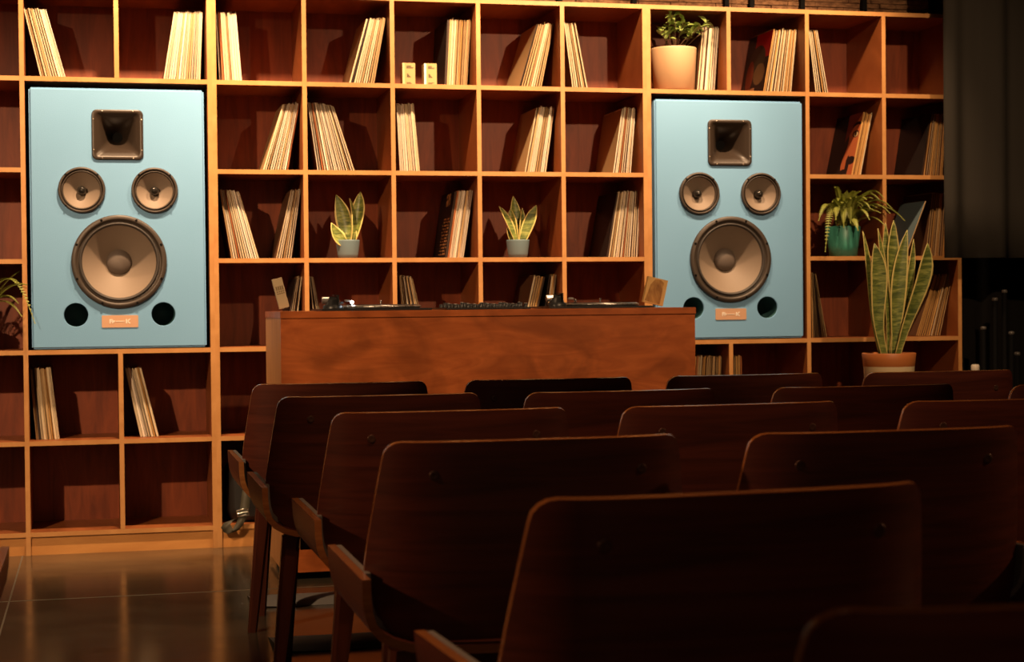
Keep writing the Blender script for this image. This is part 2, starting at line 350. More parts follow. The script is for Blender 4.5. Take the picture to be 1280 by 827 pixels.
def speaker(x, label):
    o = empty('loudspeaker', (x, 0, zrow(4)+T/2), label, 'speaker', 'pair of blue loudspeakers')
    zb = zrow(4)+T/2; W = 0.364; z0, z1 = 0.004, 1.978-zb
    c = MB(); c.box(-W, W, 0.0, 0.34, z0, z1); cab = c.build('cabinet', m_blue, o, 0.008, 3)
    k = MB()
    def cut(cx, cz, r, d): k.lathe([(0.0003, -0.05), (r, -0.05), (r, d), (0.0003, d)], 48, (cx, 0, cz), 'y', 0, False)
    zw, zm, zp, zh = 1.241-zb, 1.545-zb, 1.0155-zb, 1.781-zb
    cut(0, zw, 0.185, 0.2); cut(-0.1515, zm, 0.088, 0.15); cut(0.1515, zm, 0.088, 0.15); cut(-0.182, zp, 0.052, 0.22); cut(0.182, zp, 0.052, 0.22)
    pr = rrect(0.094, 0.094, 0.02); k.grid([[(px, yy, zh+pz) for px, pz in pr] for yy in (-0.05, 0.2)], 0, False, True)
    n = len(pr); k.add([(px, -0.05, zh+pz) for px, pz in pr], [tuple(range(n))]); k.add([(px, 0.2, zh+pz) for px, pz in pr], [tuple(range(n))])
    cut_o = k.build('cutter', m_blue)
    bmc = bmesh.new(); bmc.from_mesh(cut_o.data); bmesh.ops.remove_doubles(bmc, verts=bmc.verts[:], dist=0.0005); bmesh.ops.recalc_face_normals(bmc, faces=bmc.faces[:]); bmc.to_mesh(cut_o.data); bmc.free()
    md = cab.modifiers.new('cut', 'BOOLEAN'); md.object = cut_o; md.operation = 'DIFFERENCE'; md.solver = 'EXACT'
    cut_o.location = o.location; bpy.context.view_layer.update()
    me = bpy.data.meshes.new_from_object(cab.evaluated_get(bpy.context.evaluated_depsgraph_get()))
    cab.modifiers.clear(); cab.data = me; me.name = 'cabinet'; bpy.data.objects.remove(cut_o, do_unlink=True)
    driver(o, 'woofer', 0, zw, 0.199, 8, 22.5, False)
    driver(o, 'midrange_driver', -0.1515, zm, 0.098, 4, 45, True); driver(o, 'midrange_driver', 0.1515, zm, 0.098, 4, 45, True)
    for s in (-1, 1):
        g = MB(); g.lathe([(0.0525, 0.002), (0.051, 0.0015), (0.050, 0.006), (0.049, 0.19), (0.0003, 0.19)], 40, (s*0.182, 0, zp), 'y', lambda i, j: 0 if i < 2 else 1)
        g.build('bass_port', [m_blue, mat('port_inside', (0.03, 0.10, 0.11), 0.6)], o)
    g = MB(); rows = []
    for hw, r, y in ((0.107, 0.022, 0.001), (0.107, 0.022, -0.007), (0.105, 0.021, -0.009), (0.094, 0.016, -0.009), (0.091, 0.016, -0.006)):
        rows.append([(px, y, zh+pz) for px, pz in rrect(hw, hw*0.995, r)])
    for i in range(1, 13):
        u = i/12; hw = 0.091-(0.069)*u**0.72; r = 0.016+(hw-0.016-0.0001)*u**1.3
        rows.append([(px, -0.006+0.13*u**1.15, zh+pz) for px, pz in rrect(hw, hw, min(r, hw-0.0001))])
    g.grid(rows, 0, True, True); hn = g.build('horn', m_horn, o)
    g = MB(); g.lathe([(0.024, 0.122), (0.0003, 0.122)], 24, (0, 0, zh), 'y'); g.build('throat', m_black, hn)
    for sx, sz in ((-.065, .1), (.065, .1), (-.065, -.1), (.065, -.1), (-.1, .065), (-.1, -.065), (.1, .065), (.1, -.065)):
        g = MB(); g.lathe([(0.0034, -0.008), (0.003, -0.0105), (0.0002, -0.011)], 10, (sx, 0, zh+sz), 'y'); g.build('screw', m_screw, hn)
    zbp = 0.9865-zb
    b = MB(); pr = rrect(0.076, 0.026, 0.005, 3); b.grid([[(px, y, zbp+pz) for px, pz in pr] for y in (0.001, -0.003)], 0, False, True); b.add([(px, -0.003, zbp+pz) for px, pz in pr], [tuple(range(len(pr)))])
    bp = b.build('badge', m_badge, o)
    g = MB()
    def bar(x0, x1, a, c_): g.box(x0, x1, -0.0042, -0.0028, zbp+a, zbp+c_)
    bar(-.044, -.040, -.009, .009); bar(-.040, -.030, .004, .009); bar(-.040, -.032, -.002, .002); bar(-.033, -.029, -.009, .006); bar(-.027, -.023, -.004, .004)
    bar(-.018, .018, -.0012, .0012); bar(.024, .029, -.009, .009)
    for s in (-1, 1):
        mt = Matrix.Translation((.036, 0, zbp+s*.0045)) @ Matrix.Rotation(R(-s*40), 4, 'Y'); g.box(-.008, .008, -.0042, -.0028, -.002, .002, 0, None, mt)
    g.build('emblem', m_mark, bp)
    return o
speaker(P, 'sky-blue loudspeaker cabinet set into the left bookcase')
speaker(8*P+q, 'sky-blue loudspeaker cabinet in the right bookcase, partly behind the booth')

# ------------------------------------------------------------------ records
def sleeve_mesh(cuts):
    """unit sleeve: x 0..1 thickness, y 0..1 depth, z 0..1; front edge split by real grooves"""
    xs = [0.0]; ys = [0.0]; zt = [rnd.uniform(.975, 1)]
    for c in cuts:
        d = rnd.uniform(0.0, 0.03); xs += [c-0.05, c, c+0.05]; ys += [ys[-1], 0.035, d]; zt += [zt[-1], zt[-1]-0.02, rnd.uniform(.97, 1)]
    xs.append(1.0); ys.append(ys[-1]); zt.append(zt[-1])
    g = MB(); n = len(xs)
    vs = [(x, y, 0) for x, y in zip(xs, ys)]+[(x, y, z_) for x, y, z_ in zip(xs, ys, zt)]+[(x, 1, 0) for x in xs]+[(x, 1, z_) for x, z_ in zip(xs, zt)]
    for i in range(n-1):
        g.add([vs[i], vs[i+1], vs[n+i+1], vs[n+i]], [(0, 1, 2, 3)], 0)
        g.add([vs[n+i], vs[n+i+1], vs[3*n+i+1], vs[3*n+i]], [(0, 1, 2, 3)], 0)
        g.add([vs[2*n+i], vs[3*n+i], vs[3*n+i+1], vs[2*n+i+1]], [(0, 1, 2, 3)], 0)
        g.add([vs[i], vs[2*n+i], vs[2*n+i+1], vs[i+1]], [(0, 1, 2, 3)], 0)
    g.add([vs[0], vs[n], vs[3*n], vs[2*n]], [(0, 1, 2, 3)], 1)
    g.add([vs[n-1], vs[3*n-1-0*n-0], vs[4*n-1], vs[2*n-1]], [(0, 1, 2, 3)], 2)
    return g
SLV = [(), (0.5,), (0.35, 0.7), (0.25, 0.6), (0.3, 0.55, 0.8)]
cache = {}
def sleeve(name, var, edge, cover):
    k = (var, edge, cover)
    if k not in cache:
        o = sleeve_mesh(SLV[var]).build(name, [SP[edge], CV[cover], CV['brown']]); cache[k] = o.data; return o
    o = bpy.data.objects.new(name, cache[k]); col.objects.link(o); return o
ORD = ['first', 'second', 'third', 'fourth', 'fifth']; ROWN = ['top', 'second', 'third', 'fourth', 'fifth']
def place(cell, row, sub):
    if cell[0] == 'B': return ('above' if row == 0 else 'below')+' left speaker, '+('left' if cell == 'B0' else 'right')+' cell'
    if cell[0] == 'D': return ('above' if row == 0 else 'below')+' right speaker, '+('left' if cell == 'D0' else 'right')+' cell'
    if cell[0] == 'E': return 'in right bookcase, '+ROWN[row]+' row, '+('inner' if cell == 'E0' else 'curtain-side')+' cell'
    return 'in middle bookcase, '+ROWN[row]+' row, '+ORD[int(cell[1])]+' column'+sub
STACKS = [
('B0',0,0.076,0.182,-12.7,-15.2,'c','brown'), ('B1',0,0.194,0.355,9.6,2.4,'c','brown'), ('C0',0,0.030,0.129,-2.3,-4.4,'c','brown'), ('C1',0,0.203,0.320,15.8,10.4,'t','beige'),
('C2',0,0.250,0.355,3.1,4.0,'t','black'), ('C3',0,0.201,0.314,17.0,11.7,'t','beige'), ('C4',0,0.069,0.148,-6.8,-10.8,'t','brown'), ('D0',0,0.262,0.353,5.8,4.5,'c','brown'),
('D1',0,0.198,0.346,10.8,5.7,'y','red'), ('E0',0,0.082,0.150,-6.5,-10.4,'y','brown'), ('C0',1,0.207,0.323,17.5,10.1,'c','beige'), ('C1',1,0.064,0.235,-7.2,-18.0,'c','brown'),
('C2',1,0.043,0.137,-2.2,-5.0,'c','brown'), ('C3',1,0.227,0.331,11.4,8.4,'c','beige'), ('C4',1,0.256,0.348,9.0,4.9,'c','beige'), ('E0',1,0.258,0.313,12.4,11.7,'y','portrait'),
('E1',1,0.233,0.348,9.5,4.3,'o','black'), ('C0',2,0.071,0.196,-8.8,-15.9,'c','brown'), ('C0',2,0.261,0.334,13.3,8.0,'c','brown'), ('C2',2,0.245,0.330,8.9,8.8,'c','tracks'),
('C4',2,0.221,0.373,10.3,3.0,'c','black'), ('E1',2,0.252,0.371,7.3,3.5,'o','brown'), ('C0',3,0.287,0.342,11.6,6.5,'t','black'), ('C1',3,0.052,0.109,-5.2,-12.0,'t','brown'),
('C2',3,0.058,0.168,-4.2,-13.1,'t','brown'), ('C3',3,0.201,0.254,12.4,13.2,'t','brown'), ('C3',3,0.295,0.337,8.5,7.1,'t','black'), ('E0',3,0.051,0.137,0.0,-10.7,'o','brown'),
('E1',3,0.195,0.330,19.1,13.0,'o','brown'), ('B0',4,0.035,0.133,-4.1,-6.3,'t','brown'), ('B1',4,0.081,0.161,-11.5,-13.5,'t','brown'), ('D0',4,0.215,0.366,4.9,2.0,'o','brown'),
('D1',4,0.044,0.092,0.5,-1.0,'o','brown')]
TONE = {'c': ['cream']*8+['white']*8+['tan', 'tan', 'rust'], 't': ['cream']*4+['tan']*4+['ochre', 'white', 'dark'],
        'y': ['cream']*5+['ochre']*2+['tan']*2, 'o': ['tan']*4+['ochre']*4+['rust', 'cream', 'dark']}
EDGEN = {'c': 'cream-edged', 't': 'tan-edged', 'y': 'yellow-edged', 'o': 'ochre-edged'}
EDGEC = {'cream': 'cream-edged', 'white': 'white-edged', 'tan': 'tan-edged', 'ochre': 'ochre-edged', 'rust': 'rust-edged', 'dark': 'dark-edged'}
POS = ['first', 'second', 'third', 'fourth', 'fifth', 'sixth', 'seventh', 'eighth', 'ninth', 'tenth', 'eleventh', 'twelfth', 'thirteenth', 'fourteenth', 'fifteenth', 'sixteenth', 'seventeenth', 'eighteenth']
SPEC = {'portrait': 'record sleeve with orange and black face cover', 'red': 'record sleeve with red and dark cover', 'tracks': 'black record sleeve with small orange print'}
for si, (cell, row, b0, b1, a0, a1, tone, cov) in enumerate(STACKS):
    zb = zrow(row+1)+T/2+0.0004; X = XU[cell]; n = max(4, round((b1-b0)/0.0108)); s = (b1-b0)/n
    sub = ''
    if (cell, row) == ('C0', 2): sub = ', left stack' if a0 < 0 else ', right stack'
    if (cell, row) == ('C3', 3): sub = ', left stack' if b0 < 0.25 else ', right stack'
    where = place(cell, row, sub)
    lean = 'leaning left' if (a0+a1)/2 < -5 else 'leaning right' if (a0+a1)/2 > 5 else 'nearly upright'
    for i in range(n):
        u = (i+0.5)/n; a = a0+(a1-a0)*u; h = rnd.uniform(0.306, 0.313)
        top = s + h*(math.tan(R(a1))-math.tan(R(a0)))/n
        th = min(s, top)*math.cos(R(a))*0.93; first = i == 0
        edge = rnd.choice(TONE[tone]); cv = cov if first else 'brown'
        if first and cov in ('portrait', 'red', 'tracks', 'black'): edge = 'dark' if cov in ('tracks', 'black') else 'ochre'
        o = sleeve('record_sleeve', rnd.randrange(5), edge, cv)
        o.scale = (th, 0.300, h); y = 0.085+rnd.uniform(-0.006, 0.006)
        xc = b0+s*i
        # rest on the lower corner: right corner when it leans right, left corner when it leans left
        if a > 0: o.location = (X+xc+s-th*math.cos(R(a)), y, zb+th*math.sin(R(a)))
        else: o.location = (X+xc, y, zb)
        o.rotation_euler = (0, R(a), 0)
        if first and cov in SPEC: tag(o, SPEC[cov]+' '+where, 'record', 'records '+where)
        else: tag(o, EDGEC[edge]+' record sleeve, '+(POS[i]+' from left ' if i < n-1 else 'rightmost ')+where, 'record', 'records '+where)
# slate card leaning in front of the curtain-side stack
o = sleeve('record_sleeve', 0, 'tan', 'slate'); o.scale = (0.005, 0.26, 0.29); o.location = (XU['E1']+0.135, 0.06, zrow(3)+T/2+0.003); o.rotation_euler = (0, R(22), 0)
tag(o, 'slate-blue record sleeve leaning steeply behind the tall snake plant', 'record')

# ------------------------------------------------------------------ small boxes on the top shelf
for x, lab in ((1.631, 'small cream card box, left one of two on the top shelf'), (1.729, 'small cream card box with glossy wrap, nearer the tall records')):
    zb = zrow(1)+T/2
    o = empty('card_box', (x, 0.04, zb), lab, 'box', 'small boxes on the top shelf')
    box('carton', 0, 0.058, 0, 0.055, 0, 0.098, m_card, o, 0.001)
    g = MB()
    for k in range(6): g.box(0.018, 0.018+rnd.uniform(.016, .034), -0.0006, 0.0002, 0.084-k*0.0035 if k < 4 else 0.006+0.004*(k-4), 0.0862-k*0.0035 if k < 4 else 0.0085+0.004*(k-4))
    for k in range(5): g.box(0.020, 0.038-k*0.003, -0.0006, 0.0002, 0.034+k*0.0035, 0.0365+k*0.0035)
    g.build('print', m_ink, o)
    box('side_stripe', 0.0, 0.010, -0.0006, 0.0005, 0.001, 0.097, mat('pale_stripe', (0.62, 0.50, 0.26) if x < 1.7 else (0.8, 0.78, 0.74), 0.25), o)

# ------------------------------------------------------------------ plants
def pot(parent, name, m, prof, soil_r, soil_z, seg=40):
    g = MB(); g.lathe([(0.0005, 0.001)]+prof, seg); p = g.build(name, m, parent)
    g = MB(); g.lathe([(soil_r, soil_z), (soil_r*.5, soil_z+0.006), (0.0005, soil_z+0.008)], 24); g.build('soil', m_soil, parent); return p
def blade(parent, base, tip, bend, W, facing, fold=0.35, prof=0.62, name='leaf', n=14, low=0.55, wave=0.0):
    base, tip, bend = Vector(base), Vector(tip), Vector(bend); mid = (base+tip)/2+bend
    f = Vector((math.sin(R(facing)), -math.cos(R(facing)), 0)); g = MB(); rows = []; cols = (-1, -0.82, -0.4, 0, 0.4, 0.82, 1)
    for i in range(n+1):
        s = i/n; p = base*(1-s)**2+mid*2*s*(1-s)+tip*s*s+Vector((wave*math.sin(s*6.0), 0, 0))
        d = ((mid-base)*(1-s)+(tip-mid)*s).normalized(); side = d.cross(f).normalized(); nr = side.cross(d).normalized()
        if s < prof: wd = low+(1-low)*(0.5-0.5*math.cos(s/prof*math.pi)) if low < 0.5 else low+(1-low)*math.sin(s/prof*math.pi/2)
        else: wd = math.cos((s-prof)/(1-prof)*math.pi/2)**0.8
        wd = max(wd, 0.02)*W/2
        rows.append([p+side*(c*wd)+nr*(fold*wd*abs(c)**1.6) for c in cols])
    g.grid(rows, lambda i, j: 1 if j in (0, 5) else 0)
    o = g.build(name, [m_snake, m_margin], parent)
    md = o.modifiers.new('thickness', 'SOLIDIFY'); md.thickness = 0.003; md.offset = 0
    return o
zs = zrow(3)+T/2
o = empty('snake_plant', (1.389, 0.12, zs), 'small snake plant with two broad pointed leaves in slate-blue pot', 'plant', 'small snake plants on the third shelf')
pot(o, 'pot', m_bluepot, [(0.041, 0.0), (0.046, 0.02), (0.053, 0.078), (0.053, 0.083), (0.049, 0.083), (0.047, 0.07)], 0.047, 0.07)
blade(o, (-0.008, 0.01, 0.07), (-0.046, 0.03, 0.287), (0.03, 0, -0.01), 0.075, -18, 0.3, 0.5)
blade(o, (-0.012, -0.015, 0.07), (-0.075, -0.02, 0.16), (-0.012, 0, -0.035), 0.062, 28, 0.5, 0.45)
blade(o, (0.014, 0.0, 0.07), (0.012, 0.01, 0.27), (0.014, 0, 0), 0.052, 60, 0.5, 0.5)
blade(o, (0.018, 0.005, 0.07), (0.062, 0.02, 0.30), (0.018, 0, 0.0), 0.062, -30, 0.4, 0.62)
blade(o, (0.03, -0.005, 0.07), (0.038, -0.005, 0.125), (0, 0, 0), 0.018, -40, 0.4, 0.4)
o = empty('snake_plant', (2.172, 0.12, zs), 'small snake plant with many fanned leaves in slate-blue pot', 'plant', 'small snake plants on the third shelf')
pot(o, 'pot', m_bluepot, [(0.041, 0.0), (0.046, 0.02), (0.053, 0.078), (0.053, 0.083), (0.049, 0.083), (0.047, 0.07)], 0.047, 0.07)
blade(o, (0.004, 0.014, 0.07), (-0.012, 0.03, 0.285), (0.0, 0, 0), 0.062, 10, 0.35, 0.45)
blade(o, (-0.012, -0.008, 0.07), (-0.088, -0.01, 0.235), (0.005, 0, 0.01), 0.046, 42, 0.5, 0.5)
blade(o, (-0.004, 0.0, 0.07), (-0.03, 0.01, 0.225), (-0.008, 0, 0.0), 0.046, -30, 0.4, 0.6)
blade(o, (0.012, 0.002, 0.07), (0.026, 0.01, 0.23), (0.0, 0, 0.0), 0.036, 30, 0.5, 0.5)
blade(o, (0.018, -0.006, 0.07), (0.088, -0.006, 0.242), (-0.012, 0, -0.016), 0.054, -20, 0.3, 0.6)
blade(o, (-0.03, -0.005, 0.07), (-0.05, -0.005, 0.14), (-0.006, 0, 0), 0.02, 30, 0.4, 0.5)
# tall one in front of the right bookcase, on a plain stand hidden behind the seats
o = empty('tall_snake_plant', (3.664, -0.6, 0.605), 'tall snake plant in terracotta and cream pot before the right bookcase', 'plant')
g = MB(); g.lathe([(0.0005, 0), (0.096, 0), (0.1, 0.004), (0.1105, 0.15)], 48); g.build('pot', m_cream, o)
g = MB(); g.lathe([(0.1100, 0.150), (0.1115, 0.152), (0.117, 0.205), (0.115, 0.208), (0.107, 0.208), (0.104, 0.19)], 48); g.build('pot_rim', m_terra, o)
g = MB(); g.lathe([(0.106, 0.188), (0.05, 0.196), (0.0005, 0.197)], 24); g.build('soil', m_soil, o)
k = 1/1075.0
def tl(bx, tx, ty, bend, W, face, y0, y1, fold=0.35, prof=0.66, wave=0.0):
    blade(o, ((bx-180)*k, y0, 0.195), ((tx-180)*k, y1, 0.205+(690-ty)*k), (bend*k, 0, 0), W*k, face, fold, prof, n=22, low=0.40, wave=wave)
tl(152, 80, 112, -14, 46, 30, 0.035, 0.06, wave=-0.006)
tl(148, 92, 172, -6, 82, -8, -0.02, -0.03, 0.2, 0.70, -0.012)
tl(180, 140, 100, 26, 50, 30, 0.02, 0.02, 0.4, 0.62, 0.004)
tl(196, 188, 72, 4, 46, -30, 0.035, 0.04)
tl(198, 222, 62, 4, 66, 5, 0.01, 0.02, 0.25, 0.72, 0.006)
tl(172, 150, 190, 10, 44, 20, 0.045, 0.05)
tl(206, 280, 108, -30, 78, -10, 0.0, 0.0, 0.25, 0.55, 0.004)
tl(228, 338, 150, 24, 46, 15, 0.03, 0.05)
tl(206, 352, 172, 40, 80, 8, -0.03, -0.05, 0.25, 0.72, -0.010)
st = empty('plant_stand', (3.664, -0.6, 0), 'dark round stand under the tall snake plant', 'stand')
g = MB(); g.lathe([(0.0005, 0.580), (0.14, 0.580), (0.142, 0.592), (0.14, 0.6045), (0.0005, 0.6045)], 40); g.build('stand_top', m_leg, st)
for a in (30, 150, 270):
    g = MB(); g.tube([(0.09*math.cos(R(a)), 0.09*math.sin(R(a)), 0.582), (0.15*math.cos(R(a)), 0.15*math.sin(R(a)), 0.0)], [0.014, 0.009], 8); g.build('leg', m_leg, st)
# leafy plant in the tan pot
o = empty('leafy_plant', (2.937, 0.135, zrow(1)+T/2), 'bushy green leafy plant in a tan pot above the right speaker', 'plant')
pot(o, 'pot', m_tan, [(0.088, 0.0), (0.0885, 0.012), (0.096, 0.016), (0.106, 0.2), (0.106, 0.206), (0.100, 0.206), (0.098, 0.19)], 0.099, 0.188, 56)
g = MB(); lr = []
for i in range(9):
    s = i/8; wd = 0.0115*math.sin(min(1, s*1.02+0.02)*math.pi)**0.75
    lr.append([(-wd, 0.048*s, 0.006*math.sin(s*3)+wd*.35), (0, 0.048*s, 0.006*math.sin(s*3)), (wd, 0.048*s, 0.006*math.sin(s*3)+wd*.35)])
g.grid(lr); leaf_me = None
rl = random.Random(3)
stems = [((0, 0), (-0.02, -0.07, 0.345)), ((0.01, 0), (0.02, -0.09, 0.33)), ((0.02, 0.01), (0.10, -0.09, 0.30)), ((0.03, -0.01), (0.155, -0.11, 0.30)), ((-0.02, 0), (-0.085, -0.09, 0.28)),
         ((-0.02, -0.01), (-0.06, -0.10, 0.315)), ((0.0, -0.02), (0.06, -0.11, 0.265)), ((0.02, 0.03), (0.05, 0.02, 0.30)), ((-0.02, 0.02), (-0.05, 0.02, 0.29)),
         ((0, -0.02), (-0.03, -0.11, 0.33)), ((0, 0.0), (0.01, -0.11, 0.30)), ((0.02, -0.02), (0.09, -0.12, 0.285)), ((0.02, -0.01), (0.125, -0.10, 0.315)), ((-0.02, -0.02), (-0.10, -0.11, 0.255)), ((0, -0.01), (-0.045, -0.09, 0.35))]
for (bx, by), tip in stems:
    b = Vector((bx, by, 0.185)); t_ = Vector(tip); m_ = (b+t_)/2+Vector((0, 0, 0.025))
    pts = [b*(1-s)**2+m_*2*s*(1-s)+t_*s*s for s in [i/6 for i in range(7)]]
    sg = MB(); sg.tube(pts, [0.003-0.0003*i for i in range(7)], 6); sg.build('stem', m_stem, o)
    for j in range(6):
        s = 0.5+0.5*j/5; p = b*(1-s)**2+m_*2*s*(1-s)+t_*s*s
        if leaf_me is None: lo = g.build('leaf', m_leaf, o); leaf_me = lo.data
        else: lo = bpy.data.objects.new('leaf', leaf_me); col.objects.link(lo); lo.parent = o
        lo.location = p; lo.rotation_euler = (R(rl.uniform(-5, 45)), R(rl.uniform(-25, 25)), R(rl.uniform(60, 300)+j*137)); f = rl.uniform(0.85, 1.25); lo.scale = (f, f, f)
# ferns
def frond(parent, base, tip, rise, n=34, L=0.02, seed=0):
    rr = random.Random(seed); base, tip = Vector(base), Vector(tip); m_ = (base+tip)/2+Vector((0, 0, rise))
    pts = [base*(1-s)**2+m_*2*s*(1-s)+tip*s*s for s in [i/n for i in range(n+1)]]
    g = MB(); g.tube(pts[::2], 0.0014, 5)
    for i in range(2, n+1):
        s = i/n; d = (pts[i]-pts[i-1]).normalized(); side = d.cross(Vector((0, 0, 1)))
        if side.length < .05: side = Vector((1, 0, 0))
        side.normalize(); nr = side.cross(d); l = L*(math.sin(min(1, 0.15+s*0.9)*math.pi)**0.6)*rr.uniform(.85, 1.1)+0.004
        for sg in (-1, 1):
            e = pts[i]+side*sg*l+d*l*0.35-nr*-0.2*l; wv = d*0.0026
            c = pts[i]+(e-pts[i])*0.5+nr*0.0025
            g.add([pts[i]-wv, c-wv, e, c+wv, pts[i]+wv], [(0, 1, 3, 4), (1, 2, 3)], 0)
    return g.build('frond', m_fern, parent)
o = empty('fern', (3.768, 0.095, zrow(3)+T/2), 'bushy fern in a teal pot right of the right speaker', 'plant')
pot(o, 'pot', m_teal, [(0.066, 0.0), (0.071, 0.045), (0.0725, 0.05), (0.0725, 0.055), (0.084, 0.142), (0.082, 0.144), (0.077, 0.142), (0.076, 0.13)], 0.077, 0.126)
FR = [((-0.03, -0.03), (-0.19, -0.15, 0.165), 0.19), ((-0.02, 0), (-0.165, -0.165, 0.02), 0.30), ((0, 0), (-0.07, -0.10, 0.26), 0.12), ((0, 0), (-0.03, -0.06, 0.295), 0.08), ((0.02, -0.02), (0.155, -0.12, 0.27), 0.19),
      ((0.02, 0), (0.16, -0.08, 0.245), 0.20), ((0.02, 0), (0.17, -0.15, 0.20), 0.15), ((0.03, -0.02), (0.235, -0.17, 0.165), 0.17), ((0.03, -0.03), (0.14, -0.15, 0.145), 0.09), ((0, -0.03), (0.012, -0.14, 0.12), 0.10),
      ((-0.01, -0.03), (-0.06, -0.14, 0.135), 0.18), ((-0.01, -0.03), (-0.025, -0.14, 0.155), 0.17), ((0.01, 0.02), (0.05, 0.05, 0.30), 0.06), ((0.02, 0.02), (0.1, 0.05, 0.29), 0.10), ((-0.02, 0.02), (-0.09, 0.03, 0.24), 0.10),
      ((0.01, -0.02), (0.08, -0.13, 0.22), 0.15), ((0, -0.02), (0.03, -0.11, 0.25), 0.12), ((0.0, 0), (0.02, -0.07, 0.30), 0.08), ((0.01, -0.02), (0.12, -0.14, 0.265), 0.16), ((0.02, -0.01), (0.19, -0.13, 0.225), 0.16),
      ((0.0, -0.01), (0.05, -0.09, 0.305), 0.09), ((-0.01, -0.01), (-0.045, -0.11, 0.22), 0.15), ((0.01, -0.03), (0.06, -0.16, 0.17), 0.13), ((0.0, 0), (0.0, -0.05, 0.31), 0.05), ((0.02, 0), (0.13, -0.05, 0.30), 0.12), ((-0.02, -0.02), (-0.1, -0.14, 0.17), 0.16)]
for i, (b_, t_, r_) in enumerate(FR): frond(o, (b_[0], b_[1], 0.13), t_, r_, 34, 0.020, i)
rf = random.Random(12)
for i in range(30):
    a = rf.uniform(-2.6, -0.4); L_ = rf.uniform(0.07, 0.17); zt = rf.uniform(0.20, 0.325)
    frond(o, (0.02*math.cos(a)+0.01, 0.02*math.sin(a), 0.13), (0.025+L_*math.cos(a), max(-0.2, 1.2*L_*math.sin(a)), zt), rf.uniform(0.06, 0.12), 34, 0.015, 100+i)
o = empty('fern', (-0.205, 0.13, zrow(4)+T/2), 'fern reaching in from the left edge beside the left speaker', 'plant')
pot(o, 'pot', mat('brown_pot', (0.12, 0.06, 0.03), 0.5), [(0.066, 0.0), (0.084, 0.142), (0.082, 0.144), (0.077, 0.142), (0.076, 0.13)], 0.077, 0.126)
FL = [((0.02, 0), (0.178, -0.02, 0.335), 0.05), ((0.03, -0.02), (0.214, -0.19, 0.275), 0.10), ((0.03, -0.03), (0.245, -0.185, 0.115), 0.36), ((0.03, -0.02), (0.175, -0.12, 0.20), 0.12), ((0.02, -0.02), (0.19, -0.14, 0.145), 0.14),
      ((-0.02, 0), (-0.12, -0.1, 0.28), 0.10), ((0, 0), (-0.02, -0.09, 0.30), 0.06), ((0.01, 0.02), (0.08, 0.02, 0.30), 0.06), ((0.0, -0.02), (0.05, -0.15, 0.22), 0.14), ((-0.02, -0.02), (-0.15, -0.15, 0.18), 0.14)]
for i, (b_, t_, r_) in enumerate(FL): frond(o, (b_[0], b_[1], 0.13), t_, r_, 34, 0.020, 50+i)

